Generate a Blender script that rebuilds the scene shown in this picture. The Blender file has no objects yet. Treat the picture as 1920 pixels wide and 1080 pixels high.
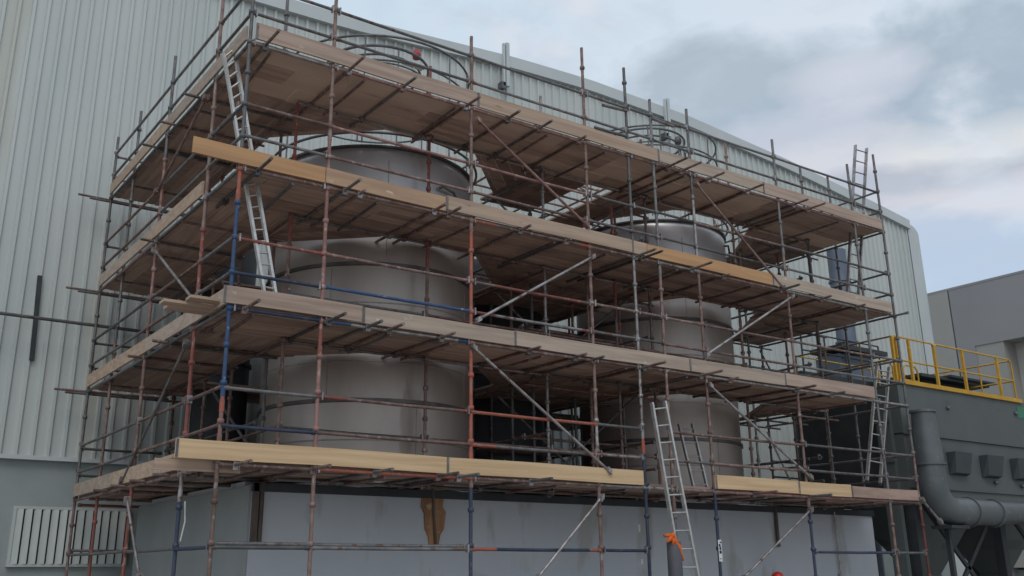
import bpy, bmesh, math, random
from mathutils import Vector, Matrix
random.seed(7)
R = math.radians
SC = bpy.context.scene
COL = SC.collection
H = 1.6                                   # eye height: all z values below are given from the eye, H lifts them to the ground

# ------------------------------------------------------------------ camera
F_PX, CX, CY = 1844.1, 922.87, 478.44
YAW, PITCH, ROLL = 0.60775, 0.31054, -0.0061733
fw = Vector((math.sin(YAW)*math.cos(PITCH), math.cos(YAW)*math.cos(PITCH), math.sin(PITCH)))
r0 = Vector((math.cos(YAW), -math.sin(YAW), 0)); u0 = r0.cross(fw)
rt = math.cos(ROLL)*r0 + math.sin(ROLL)*u0
up = -math.sin(ROLL)*r0 + math.cos(ROLL)*u0
cam = bpy.data.cameras.new('camera'); co = bpy.data.objects.new('camera', cam); COL.objects.link(co)
co.matrix_world = Matrix(((rt.x, up.x, -fw.x, 0), (rt.y, up.y, -fw.y, 0), (rt.z, up.z, -fw.z, H), (0, 0, 0, 1)))
cam.sensor_width = 36; cam.lens = F_PX/1920*36
cam.shift_x = (960-CX)/1920; cam.shift_y = (CY-540)/1920
cam.clip_end = 3000; cam.clip_start = 0.05
SC.camera = co
SC.view_settings.view_transform = 'Standard'; SC.view_settings.look = 'None'
SC.view_settings.exposure = 0.22; SC.view_settings.gamma = 1.0

# where a sight line of the survey photo meets a real plane of the building site
def ray(x, y):
    return rt*((x-CX)/F_PX) - up*((y-CY)/F_PX) + fw
def onY(x, y, Y): d = ray(x, y); return d*(Y/d.y)
def onX(x, y, X): d = ray(x, y); return d*(X/d.x)
def onZ(x, y, Z): d = ray(x, y); return d*(Z/d.z)

# ------------------------------------------------------------------ node helpers
def N(nt, t, **kw):
    n = nt.nodes.new(t)
    for k, v in kw.items():
        if k in n.inputs: n.inputs[k].default_value = v
        else: setattr(n, k, v)
    return n

# ------------------------------------------------------------------ world
SUN_EL, SUN_AZ = 48, 215        # azimuth of the sun, from +Y towards +X
W = bpy.data.worlds.new('World'); SC.world = W; W.use_nodes = True
nt = W.node_tree; nt.nodes.clear()
out = N(nt, 'ShaderNodeOutputWorld')
sky = N(nt, 'ShaderNodeTexSky'); sky.sky_type = 'NISHITA'; sky.sun_disc = False
sky.sun_elevation = R(SUN_EL); sky.sun_rotation = R(SUN_AZ); sky.air_density = 1.3; sky.dust_density = 2.5
bg1 = N(nt, 'ShaderNodeBackground', Strength=0.11); nt.links.new(sky.outputs[0], bg1.inputs[0])
tc = N(nt, 'ShaderNodeTexCoord')
DIRV = tc.outputs['Generated']
mp = N(nt, 'ShaderNodeMapping'); mp.inputs['Scale'].default_value = (1, 1, 1.9); mp.inputs['Location'].default_value = (0.35, .2, .1)
nt.links.new(DIRV, mp.inputs[0])
ns = N(nt, 'ShaderNodeTexNoise', Scale=5.0, Detail=9.0, Roughness=0.55, Distortion=0.2)
nt.links.new(mp.outputs[0], ns.inputs['Vector'])
# soft cloud banks in fixed sky directions (unit vectors), each roughened by the noise
def mathn(op, a, b=None, clamp=False):
    m = N(nt, 'ShaderNodeMath'); m.operation = op; m.use_clamp = clamp
    for i, v in enumerate((a, b)):
        if v is None: continue
        if isinstance(v, (int, float)): m.inputs[i].default_value = v
        else: nt.links.new(v, m.inputs[i])
    return m.outputs[0]
def bank(px, py, wide, high, soft=0.35):
    d = ray(px, py).normalized()
    side = Vector((d.y, -d.x, 0)).normalized(); vert = side.cross(d)
    def dotn(v):
        n = N(nt, 'ShaderNodeVectorMath'); n.operation = 'DOT_PRODUCT'; nt.links.new(DIRV, n.inputs[0]); n.inputs[1].default_value = v
        return n.outputs['Value']
    a = mathn('DIVIDE', dotn(side), wide); b = mathn('DIVIDE', dotn(vert), high)
    front = mathn('GREATER_THAN', dotn(d), 0.3)
    s = mathn('ADD', mathn('MULTIPLY', a, a), mathn('MULTIPLY', b, b))
    s = mathn('ADD', s, mathn('MULTIPLY', mathn('SUBTRACT', ns.outputs[0], 0.5), 11.0))
    e = mathn('SUBTRACT', 1.0, s)
    e = mathn('MULTIPLY', e, 1/soft/2, clamp=False); e = mathn('ADD', e, 0.5, clamp=True)
    return mathn('MULTIPLY', e, front)
# overall pale cloud with broken tone
cr = N(nt, 'ShaderNodeValToRGB'); nt.links.new(ns.outputs[0], cr.inputs[0])
e = cr.color_ramp.elements
e[0].position = 0.33; e[0].color = (.50, .60, .70, 1)
e[1].position = 0.66; e[1].color = (.70, .73, .79, 1)
m = e.new(0.5); m.color = (.60, .70, .79, 1)
col = cr.outputs[0]
def over(col, fac, c, amount):
    mx = N(nt, 'ShaderNodeMixRGB'); nt.links.new(mathn('MULTIPLY', fac, amount), mx.inputs[0])
    nt.links.new(col, mx.inputs[1]); mx.inputs[2].default_value = (*c, 1); return mx.outputs[0]
col = over(col, bank(1650, 30, .30, .10, .8), (.74, .77, .83), .8)
col = over(col, bank(1250, -60, .35, .12, .9), (.60, .72, .82), .6)
col = over(col, bank(1400, 190, .12, .060, 1.0), (.42, .49, .56), 1.0)
col = over(col, bank(1800, 165, .10, .065, 1.0), (.40, .48, .55), 1.0)
col = over(col, bank(1640, 225, .12, .035, 1.0), (.38, .46, .55), .9)
col = over(col, bank(1720, 300, .12, .026, 1.2), (.82, .80, .77), .85)
col = over(col, bank(1600, 148, .05, .022, 1.0), (.68, .69, .77), .7)
col = over(col, bank(1530, 290, .07, .035, 1.0), (.60, .62, .70), .7)
col = over(col, bank(1740, 340, .10, .016, 1.0), (.42, .45, .53), .8)
col = over(col, bank(1850, 385, .10, .022, .7), (.70, .68, .72), .7)
col = over(col, bank(1830, 480, .12, .035, .8), (.45, .55, .70), .8)
n3 = N(nt, 'ShaderNodeTexNoise', Scale=13.0, Detail=7.0, Roughness=0.6, Distortion=0.4); nt.links.new(mp.outputs[0], n3.inputs['Vector'])
col = over(col, mathn('MULTIPLY', mathn('SUBTRACT', n3.outputs[0], 0.5, clamp=True), 4.0, clamp=True), (.50, .57, .66), .55)
bg2 = N(nt, 'ShaderNodeBackground', Strength=0.95); nt.links.new(col, bg2.inputs[0])
mix = N(nt, 'ShaderNodeMixShader', Fac=0.88)
nt.links.new(bg1.outputs[0], mix.inputs[1]); nt.links.new(bg2.outputs[0], mix.inputs[2])
nt.links.new(mix.outputs[0], out.inputs[0])

sl = bpy.data.lights.new('sun', 'SUN'); so = bpy.data.objects.new('sun', sl); COL.objects.link(so)
sl.energy = 0.55; sl.angle = R(25); sl.color = (1, .95, .9)
sd = Vector((math.sin(R(SUN_AZ))*math.cos(R(SUN_EL)), math.cos(R(SUN_AZ))*math.cos(R(SUN_EL)), math.sin(R(SUN_EL))))
so.rotation_euler = sd.to_track_quat('Z', 'Y').to_euler()

# ------------------------------------------------------------------ materials
def mat(name, base, rough=0.6, metal=0.0, c2=None, scale=(3, 3, 3), lo=.4, hi=.62, detail=6, bump=0.0, c3=None, spec=.4, c3lo=.62, c3scale=(9, 9, 9), rnd=0.0):
    m = bpy.data.materials.new(name); m.use_nodes = True; nt = m.node_tree
    b = nt.nodes['Principled BSDF']; b.inputs['Roughness'].default_value = rough; b.inputs['Metallic'].default_value = metal
    b.inputs['Specular IOR Level'].default_value = spec
    b.inputs['Base Color'].default_value = (*base, 1)
    last = None
    if c2:
        tc = N(nt, 'ShaderNodeTexCoord'); mp = N(nt, 'ShaderNodeMapping'); mp.inputs['Scale'].default_value = scale
        nt.links.new(tc.outputs['Object'], mp.inputs[0])
        oi = N(nt, 'ShaderNodeObjectInfo'); cx = N(nt, 'ShaderNodeCombineXYZ')
        ml = N(nt, 'ShaderNodeMath'); ml.operation = 'MULTIPLY'; ml.inputs[1].default_value = 37.0
        nt.links.new(oi.outputs['Random'], ml.inputs[0]); nt.links.new(ml.outputs[0], cx.inputs[0]); nt.links.new(cx.outputs[0], mp.inputs['Location'])
        no = N(nt, 'ShaderNodeTexNoise', Scale=1.0, Detail=float(detail), Roughness=.6); nt.links.new(mp.outputs[0], no.inputs['Vector'])
        cr = N(nt, 'ShaderNodeValToRGB'); nt.links.new(no.outputs[0], cr.inputs[0])
        cr.color_ramp.elements[0].position = lo; cr.color_ramp.elements[0].color = (*base, 1)
        cr.color_ramp.elements[1].position = hi; cr.color_ramp.elements[1].color = (*c2, 1)
        last = cr.outputs[0]
        if c3:
            mp2 = N(nt, 'ShaderNodeMapping'); mp2.inputs['Scale'].default_value = c3scale; nt.links.new(tc.outputs['Object'], mp2.inputs[0])
            nt.links.new(cx.outputs[0], mp2.inputs['Location'])
            n2 = N(nt, 'ShaderNodeTexNoise', Scale=1.0, Detail=5.0); nt.links.new(mp2.outputs[0], n2.inputs['Vector'])
            c = N(nt, 'ShaderNodeValToRGB'); nt.links.new(n2.outputs[0], c.inputs[0])
            c.color_ramp.elements[0].position = c3lo; c.color_ramp.elements[0].color = (0, 0, 0, 1)
            c.color_ramp.elements[1].position = c3lo+.06; c.color_ramp.elements[1].color = (1, 1, 1, 1)
            mx = N(nt, 'ShaderNodeMixRGB'); nt.links.new(c.outputs[0], mx.inputs[0]); nt.links.new(last, mx.inputs[1]); mx.inputs[2].default_value = (*c3, 1)
            last = mx.outputs[0]
        if rnd:
            hs = N(nt, 'ShaderNodeHueSaturation'); nt.links.new(last, hs.inputs['Color'])
            mr = N(nt, 'ShaderNodeMapRange'); nt.links.new(oi.outputs['Random'], mr.inputs[0]); mr.inputs[3].default_value = 1-rnd; mr.inputs[4].default_value = 1+rnd
            nt.links.new(mr.outputs[0], hs.inputs['Value']); last = hs.outputs[0]
        nt.links.new(last, b.inputs['Base Color'])
        if bump:
            bp = N(nt, 'ShaderNodeBump', Strength=bump, Distance=.02); nt.links.new(no.outputs[0], bp.inputs['Height']); nt.links.new(bp.outputs[0], b.inputs['Normal'])
    return m
RUST = (.13, .065, .045)
M = dict(
    brown=mat('rusty_tube', (.24, .165, .145), .62, .2, (.14, .085, .07), (5, 5, 5), c3=(.30, .25, .23), c3lo=.60, c3scale=(14, 14, 7), rnd=.2, bump=.2),
    steel=mat('dull_galvanised_tube', (.12, .125, .13), .5, .4, (.19, .175, .17), (6, 6, 6), c3=(.13, .08, .06), c3lo=.58, c3scale=(9, 9, 6), rnd=.3),
    pale=mat('worn_galvanised_tube', (.38, .36, .36), .45, .6, (.22, .19, .18), (6, 6, 6), c3=(.14, .08, .06), c3lo=.6, rnd=.15),
    red=mat('red_painted_tube', (.25, .075, .062), .6, 0, (.17, .07, .055), (5, 5, 5), c3=(.33, .20, .17), c3lo=.6, c3scale=(18, 18, 9), rnd=.15),
    darkred=mat('dark_red_tube', (.15, .045, .038), .6, 0, (.10, .04, .032), (4, 4, 4), rnd=.05),
    orange=mat('orange_red_primer_tube', (.42, .105, .06), .6, 0, (.27, .10, .075), (6, 6, 6), c3=(.28, .17, .14), c3lo=.57, c3scale=(18, 18, 9), rnd=.12),
    pink=mat('faded_red_tube', (.30, .165, .145), .6, .1, (.19, .10, .085), (6, 6, 6), c3=(.36, .25, .22), c3lo=.58, rnd=.15),
    navy=mat('navy_painted_tube', (.03, .045, .085), .5, .1, (.055, .065, .10), (5, 5, 5), c3=(.14, .12, .12), c3lo=.64, rnd=.2),
    blue=mat('blue_painted_tube', (.028, .07, .17), .5, .1, (.055, .09, .16), (6, 6, 6), c3=(.28, .30, .33), c3lo=.62, rnd=.15),
    wx=mat('weathered_timber_long', (.50, .355, .285), .85, 0, (.36, .25, .20), (.7, 9, 9), c3=(.44, .38, .31), c3lo=.62, c3scale=(.8, 5, 14), rnd=.15, bump=.3),
    wy=mat('weathered_timber_cross', (.48, .345, .28), .85, 0, (.35, .245, .195), (9, .7, 9), c3=(.44, .38, .31), c3lo=.62, c3scale=(5, .8, 14), rnd=.15, bump=.3),
    wply=mat('tan_plywood', (.64, .485, .38), .82, 0, (.53, .39, .305), (.5, 1.6, 3), c3=(.38, .27, .21), c3lo=.64, c3scale=(.6, 2.2, 3), rnd=.06, bump=.15),
    wdark=mat('dirty_timber', (.38, .265, .215), .88, 0, (.27, .185, .15), (1.2, 5, 9), c3=(.30, .25, .21), c3lo=.63, rnd=.18, bump=.3),
    wtan=mat('tan_timber', (.49, .36, .265), .8, 0, (.38, .27, .20), (.6, 5, 14), c3=(.28, .20, .15), c3lo=.66, c3scale=(2, 4, 8), rnd=.08, bump=.2),
    wpine=mat('new_pine', (.64, .455, .27), .75, 0, (.52, .355, .20), (.5, 4, 16), c3=(.34, .19, .10), c3lo=.71, c3scale=(3, 4, 9), rnd=.06, bump=.15),
    worange=mat('orange_plywood', (.52, .30, .15), .78, 0, (.43, .245, .125), (.6, 4, 12), c3=(.62, .42, .24), c3lo=.70, c3scale=(3, 4, 9), rnd=.06, bump=.15),
    wdull=mat('dulled_plywood', (.46, .30, .19), .8, 0, (.37, .24, .16), (.9, 4, 9), c3=(.56, .44, .33), c3lo=.66, c3scale=(3, 4, 9), rnd=.06, bump=.2),
    wgrey=mat('grey_weathered_timber', (.44, .35, .28), .88, 0, (.34, .265, .215), (.7, 6, 14), c3=(.52, .49, .44), c3lo=.68, c3scale=(6, 9, 9), rnd=.1, bump=.3),
    wpink=mat('reddish_timber', (.44, .33, .265), .85, 0, (.33, .24, .19), (.7, 6, 14), c3=(.50, .38, .31), c3lo=.68, rnd=.08, bump=.25),
    alu=mat('aluminium', (.62, .61, .59), .42, .75, (.50, .48, .46), (9, 9, 9), rnd=.06),
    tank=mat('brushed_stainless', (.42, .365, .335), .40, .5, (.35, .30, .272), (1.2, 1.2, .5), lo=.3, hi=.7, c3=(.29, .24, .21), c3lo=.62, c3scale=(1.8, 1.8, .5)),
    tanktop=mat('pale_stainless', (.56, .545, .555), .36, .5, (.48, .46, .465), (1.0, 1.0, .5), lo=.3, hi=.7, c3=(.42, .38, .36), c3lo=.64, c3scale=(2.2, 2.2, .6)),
    tankweld=mat('weld_metal', (.34, .30, .28), .5, .6, (.26, .22, .20), (9, 9, 9)),
    tankring=mat('dull_tank_band', (.16, .145, .14), .5, .6, (.10, .09, .085), (3, 3, 3)),
    pipe=mat('dark_pipe', (.11, .115, .12), .5, .5, (.17, .17, .175), (7, 7, 7)),
    clad=mat('pale_green_cladding', (.485, .52, .50), .45, .05, (.55, .575, .555), (.5, .5, .10), c3=(.50, .51, .46), c3lo=.60, c3scale=(1.2, 1.2, .12)),
    trim=mat('pale_flashing', (.50, .54, .54), .5, .05, (.54, .57, .57), (.6, .6, .6)),
    base=mat('grey_rendered_base', (.31, .345, .34), .85, 0, (.27, .305, .30), (.9, .9, .9), bump=.2),
    louvre=mat('louvre_paint', (.50, .53, .51), .5, 0, (.44, .47, .45), (3, 3, 1)),
    dark=mat('dark_gap', (.06, .064, .064), .9),
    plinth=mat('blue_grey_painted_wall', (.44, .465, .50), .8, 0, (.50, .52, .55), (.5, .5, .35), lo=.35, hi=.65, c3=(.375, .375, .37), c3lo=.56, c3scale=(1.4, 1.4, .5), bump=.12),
    plinth2=mat('darker_blue_grey_wall', (.29, .315, .31), .82, 0, (.34, .36, .36), (.5, .5, .35), bump=.12),
    stain=mat('exposed_brown_board', (.40, .225, .12), .9, 0, (.25, .13, .07), (9, 9, 1.2), c3=(.48, .34, .23), c3lo=.6, bump=.5),
    timberpost=mat('brown_strip', (.085, .065, .055), .8, 0, (.13, .10, .085), (8, 8, 2)),
    unit=mat('dark_green_grey_paint', (.10, .115, .115), .5, .05, (.115, .13, .128), (1.2, 1.2, .5), c3=(.075, .09, .09), c3lo=.6, c3scale=(.8, .8, 2)),
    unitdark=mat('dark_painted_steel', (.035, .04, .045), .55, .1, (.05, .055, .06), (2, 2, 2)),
    duct=mat('grey_painted_duct', (.11, .125, .13), .42, .2, (.14, .155, .16), (1.5, 1.5, 1.5), c3=(.20, .20, .20), c3lo=.64),
    yellow=mat('yellow_paint', (.58, .33, .035), .45, 0, (.50, .27, .03), (5, 5, 5), c3=(.62, .50, .28), c3lo=.66),
    dullyellow=mat('dull_yellow_paint', (.20, .14, .06), .6), signgreen=mat('green_plate', (.05, .20, .12), .5),
    concrete=mat('grey_tilt_panel', (.27, .265, .27), .85, 0, (.245, .24, .245), (.12, .12, .12)),
    cream=mat('pale_recess_wall', (.56, .54, .49), .85, 0, (.50, .48, .44), (.2, .2, .2)),
    beige=mat('beige_panel', (.33, .315, .295), .85, 0, (.30, .29, .27), (.2, .2, .2)),
    ground=mat('concrete_yard', (.36, .335, .31), .9, 0, (.30, .28, .26), (.4, .4, .4), c3=(.22, .21, .20), c3lo=.64, c3scale=(.8, .8, .8), bump=.2),
    rag=mat('orange_cloth', (.75, .16, .03), .9, 0, (.60, .12, .02), (12, 12, 12)),
    white=mat('white_card', (.70, .70, .68), .7), black=mat('black_print', (.02, .02, .02), .7),
    valve=mat('red_valve', (.36, .05, .05), .5), bluegrey=mat('blue_grey_stack', (.13, .16, .21), .45, .3, (.17, .19, .23), (2, 2, 1)),
    cyl=mat('dark_grey_post', (.075, .08, .09), .5, .1, (.10, .10, .11), (4, 4, 2)),
    helmet=mat('red_helmet', (.50, .03, .025), .35), skin=mat('skin', (.35, .20, .14), .6), cloth=mat('navy_workwear', (.03, .04, .07), .9), hiv=mat('orange_vest', (.65, .20, .04), .85),
    hood=mat('vent_hood_paint', (.055, .068, .072), .55, .05, (.065, .08, .08), (3, 3, 3)),
)

# ------------------------------------------------------------------ mesh builder (eye based coordinates)
class MB:
    def __init__(s): s.v = []; s.f = []; s.m = []; s.sm = []
    def add(s, vs, fs, mi=0, smooth=False):
        k = len(s.v); s.v += [Vector(v) for v in vs]
        for f in fs: s.f.append([k+i for i in f]); s.m.append(mi); s.sm.append(smooth)
    def box(s, a, b, mi=0):
        x0, y0, z0 = (min(a[i], b[i]) for i in range(3)); x1, y1, z1 = (max(a[i], b[i]) for i in range(3))
        s.add([(x0,y0,z0),(x1,y0,z0),(x1,y1,z0),(x0,y1,z0),(x0,y0,z1),(x1,y0,z1),(x1,y1,z1),(x0,y1,z1)],
              [(0,3,2,1),(4,5,6,7),(0,1,5,4),(1,2,6,5),(2,3,7,6),(3,0,4,7)], mi)
    def obox(s, c, ax, half, mi=0):
        c = Vector(c); X, Y, Z = [Vector(a).normalized()*h for a, h in zip(ax, half)]
        vs = [c+i*X+j*Y+k*Z for k in (-1, 1) for i, j in ((-1,-1),(1,-1),(1,1),(-1,1))]
        s.add(vs, [(0,3,2,1),(4,5,6,7),(0,1,5,4),(1,2,6,5),(2,3,7,6),(3,0,4,7)], mi)
    def beam(s, a, b, w, h, mi=0):
        a = Vector(a); b = Vector(b); d = (b-a); L = d.length; d.normalize()
        sd = d.cross(Vector((0,0,1)));  sd = Vector((1,0,0)) if sd.length < 1e-3 else sd.normalized()
        s.obox((a+b)/2, (d, sd, sd.cross(d)), (L/2, w/2, h/2), mi)
    def tube(s, pts, r, n=8, mi=0, cap=True):
        pts = [Vector(p) for p in pts]; rs = r if isinstance(r, (list, tuple)) else [r]*len(pts)
        rings = []; ref = None
        for i, p in enumerate(pts):
            d = (pts[min(i+1, len(pts)-1)]-pts[max(i-1, 0)]).normalized()
            if ref is None:
                ref = d.cross(Vector((0,0,1)))
                if ref.length < 1e-3: ref = Vector((1,0,0))
            ref = (ref-d*ref.dot(d)).normalized(); w = d.cross(ref)
            rings.append([p+(ref*math.cos(2*math.pi*k/n)+w*math.sin(2*math.pi*k/n))*rs[i] for k in range(n)])
        vs = [v for g in rings for v in g]; fs = []
        for i in range(len(pts)-1):
            for k in range(n): fs.append((i*n+k, i*n+(k+1) % n, (i+1)*n+(k+1) % n, (i+1)*n+k))
        s.add(vs, fs, mi, True)
        if cap: s.add(rings[0], [tuple(range(n))][:1], mi); s.add(rings[-1], [tuple(reversed(range(n)))], mi)
    def lathe(s, c, prof, n=64, mi=0, a0=0, a1=2*math.pi, smooth=True):
        c = Vector(c); full = abs(a1-a0-2*math.pi) < 1e-6; m = n if full else n+1
        vs = [c+Vector((r*math.cos(a0+(a1-a0)*k/n), r*math.sin(a0+(a1-a0)*k/n), z)) for r, z in prof for k in range(m)]
        fs = []
        for i in range(len(prof)-1):
            for k in range(n): k2 = (k+1) % m; fs.append((i*m+k, i*m+k2, (i+1)*m+k2, (i+1)*m+k))
        s.add(vs, fs, mi, smooth)
    def torus(s, c, R_, r, n=56, mi=0, a0=0, a1=2*math.pi):
        c = Vector(c); pts = [c+Vector((R_*math.cos(a0+(a1-a0)*k/n), R_*math.sin(a0+(a1-a0)*k/n), 0)) for k in range(n+1)]
        s.tube(pts, r, 6, mi, cap=False)
    def ball(s, c, r, mi=0, n=8, sz=1.0):
        c = Vector(c); prof = [(max(1e-4, r*math.sin(math.pi*i/n)), -r*sz*math.cos(math.pi*i/n)) for i in range(n+1)]
        s.lathe(c, prof, 12, mi)
    def build(s, name, mats, parent=None, origin=None):
        if origin is None:
            if parent is not None:
                origin = Vector((0,0,-H)); q_ = parent
                while q_ is not None: origin += Vector(q_.location); q_ = q_.parent
            else: origin = Vector((sum(v.x for v in s.v)/len(s.v), sum(v.y for v in s.v)/len(s.v), min(v.z for v in s.v)))
        origin = Vector(origin)
        me = bpy.data.meshes.new(name); me.from_pydata([v-origin for v in s.v], [], s.f)
        if not isinstance(mats, (list, tuple)): mats = [mats]
        for m_ in mats: me.materials.append(M[m_] if isinstance(m_, str) else m_)
        for p, mi, smh in zip(me.polygons, s.m, s.sm): p.material_index = mi; p.use_smooth = smh
        me.update()
        o = bpy.data.objects.new(name, me); COL.objects.link(o)
        if parent is not None: o.parent = parent; 
        else: o.location = origin+Vector((0,0,H))
        return o
def thing(name, label, cat, loc, group=None):
    o = bpy.data.objects.new(name, None); COL.objects.link(o); o.location = Vector(loc)+Vector((0,0,H)); o.empty_display_size = .2
    o['label'] = label; o['category'] = cat
    if group: o['group'] = group
    return o
def tag(o, label, cat, group=None, kind=None):
    if label: o['label'] = label
    if cat: o['category'] = cat
    if group: o['group'] = group
    if kind: o['kind'] = kind
    return o
G = -H   # ground

# ------------------------------------------------------------------ ground
g = MB(); g.box((-600, -600, G-.3), (600, 600, G)); o = g.build('ground', 'ground'); tag(o, 'grey concrete yard around the scaffolded tanks', 'ground', kind='structure')

# ------------------------------------------------------------------ big clad building
YW = 20.5
wh = thing('clad_building', 'big pale green ribbed metal building with arched roofline behind the scaffold', 'building', (15, YW, G))
RP = [(-14, 12.6), (-4, 13.1), (4, 13.45), (9.6, 13.62), (12.3, 13.86), (15, 14.1), (17.8, 14.22), (21.9, 14.15), (27, 13.75), (32.4, 13.12), (34.0, 12.9)]
def roof(x):
    for (a, za), (b, zb) in zip(RP, RP[1:]):
        if x <= b: t = (x-a)/(b-a); return za+(zb-za)*t
    return RP[-1][1]
XE = 34.85; ZB = 2.10
def outline(x):           # top of the gable incl. rounded corner
    if x > XE-.9:
        t = min(1, (x-(XE-.9))/.9); return roof(XE-.9)-.9*(1-math.sqrt(max(0, 1-t*t)))
    return roof(x)
# ribbed sheets: trapezoid profile, 0.28 m pitch
b = MB(); prof = []; x = -14.0; pitch = .28
while x < XE-.75:
    prof += [(x, 0), (x+.18, 0), (x+.20, -.055), (x+.255, -.055)]; x += pitch
for (xa, ya), (xb, yb) in zip(prof, prof[1:]):
    b.add([(xa, YW+ya, ZB), (xb, YW+yb, ZB), (xb, YW+yb, roof(xb)-.25), (xa, YW+ya, roof(xa)-.25)], [(0, 1, 2, 3)])
b.build('ribbed_wall', 'clad', wh)
# flashing along the arched top and down the rounded right edge
b = MB(); xs = [-14+i*.8 for i in range(int((XE-.9+14)/.8)+1)] + [XE-.9]
for xa, xb in zip(xs, xs[1:]):
    ya = YW-.16
    b.add([(xa, ya, outline(xa)-.36), (xb, ya, outline(xb)-.36), (xb, ya, outline(xb)), (xa, ya, outline(xa))], [(0, 1, 2, 3)])
    b.add([(xa, ya, outline(xa)), (xb, ya, outline(xb)), (xb, YW+.4, outline(xb)+.02), (xa, YW+.4, outline(xa)+.02)], [(0, 1, 2, 3)])
    b.add([(xa, ya, outline(xa)-.36), (xb, ya, outline(xb)-.36), (xb, YW+.05, outline(xb)-.36), (xa, YW+.05, outline(xa)-.36)], [(3, 2, 1, 0)])
b.build('roof_flashing', 'trim', wh)
b = MB()
cr_ = [(XE-.95, YW-.06)] + [(XE-.9+.06*k, YW-.06) for k in range(1, 10)] + [(XE-.35+.35*math.sin(R(a)), YW+.29-.35*math.cos(R(a))) for a in range(0, 91, 15)] + [(XE, YW+24)]
zt = outline(XE-.9)-.3
for i, ((xa, ya), (xb, yb)) in enumerate(zip(cr_, cr_[1:])):
    b.add([(xa, ya, G), (xb, yb, G), (xb, yb, outline(min(xb, XE-.02))-.1), (xa, ya, outline(min(xa, XE-.02))-.1)], [(0, 1, 2, 3)], 0, True)
b.build('corner_trim', 'trim', wh)
b = MB()
for xa, xb in zip(xs+[XE-.6, XE-.3, XE-.1, XE], (xs+[XE-.6, XE-.3, XE-.1, XE])[1:]):
    b.add([(xa, YW+.4, outline(xa)), (xb, YW+.4, outline(xb)), (xb, YW+24, outline(xb)), (xa, YW+24, outline(xa))], [(0, 1, 2, 3)])
b.add([(-14, YW, G), (-14, YW+24, G), (-14, YW+24, roof(-14)), (-14, YW, roof(-14))], [(3, 2, 1, 0)])
b.build('roof', 'trim', wh)
b = MB(); b.box((-14, YW+.06, G), (XE-1, YW+.5, ZB-.02)); b.build('base_wall', 'base', wh)
b = MB(); b.box((-14, YW-.07, ZB-.05), (XE-1, YW+.055, ZB+.03)); b.build('drip_trim', 'trim', wh)
# louvred vent in the base wall: frame plus vertical blades
lv = MB(); lx0, lx1, lz0, lz1 = 3.42, 5.55, .12, 1.20
lv.box((lx0, YW-.02, lz0), (lx1, YW+.058, lz0+.05)); lv.box((lx0, YW-.02, lz1-.05), (lx1, YW+.058, lz1))
lv.box((lx0, YW-.02, lz0+.05), (lx0+.05, YW+.058, lz1-.05)); lv.box((lx1-.05, YW-.02, lz0+.05), (lx1, YW+.058, lz1-.05))
fr = lv.build('louvre_vent', 'louvre', wh)
lv = MB(); k = lx0+.05
while k < lx1-.1:
    lv.add([(k, YW+.0, lz0+.05), (k+.115, YW-.045, lz0+.05), (k+.115, YW-.045, lz1-.05), (k, YW+.0, lz1-.05)], [(0,1,2,3)])
    lv.box((k+.115, YW-.043, lz0+.05), (k+.12, YW+.055, lz1-.05)); k += .155
lv.box((lx0+.05, YW+.045, lz0+.05), (lx1-.05, YW+.057, lz1-.05), 1)
lv.build('blade', ['louvre', 'dark'], fr)
# posts standing above the roofline
for i, (px, pt, pb) in enumerate(((951, 78, 158), (1252, 183, 252))):
    p = onY(px, pt, YW-.3); q = onY(px-2, pb, YW-.3); b = MB()
    b.box((p.x-.09, YW-.24, q.z), (p.x-.03, YW-.162, p.z-.04)); b.box((p.x+.0, YW-.26, q.z), (p.x+.11, YW-.162, p.z))
    b.box((p.x-.03, YW-.19, q.z), (p.x+.0, YW-.165, p.z-.02))
    b.box((p.x-.16, YW-.24, q.z-.10), (p.x-.02, YW-.04, q.z+.10), 1)
    tag(b.build('roof_post', ['trim', 'pipe']), ['pale channel post fixed to the roof edge above the left tank', 'pale channel post fixed to the roof edge above the right tank'][i], 'post', 'posts on the roof edge')
# dark bar fixed on the cladding at the left
b = MB(); b.beam((3.36, YW-.06, 3.92), (3.30, YW-.06, 5.62), .05, .09)
tag(b.build('wall_bar', 'unitdark'), 'dark upright bar fixed to the cladding at the far left', 'bar')

# ------------------------------------------------------------------ plant room under the tanks
pr_ = thing('plant_room', 'blue grey painted block building the tanks stand on', 'building', (12.7, 14, G))
PX0, PX1, PY, PT = 5.47, 20.15, 14.0, 1.22
b = MB(); b.box((PX0, PY, G), (PX1, 19.6, PT)); b.box((PX0-.0, PY+.3, PT), (PX1-.3, 19.4, PT+.06))
b.build('wall', 'plinth', pr_)
b = MB(); b.box((PX0-.01, PY-.05, 1.12), (PX1+.02, PY-.003, PT+.02), 0); b.build('shade_band', 'unitdark', pr_)  # dark strip painting the deck's shadow along the wall top
b = MB(); b.box((PX0-.035, PY+.02, G), (PX0-.003, 19.6, 1.2)); b.build('side_facing', 'plinth2', pr_)  # left side wall, darker than the front
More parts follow.
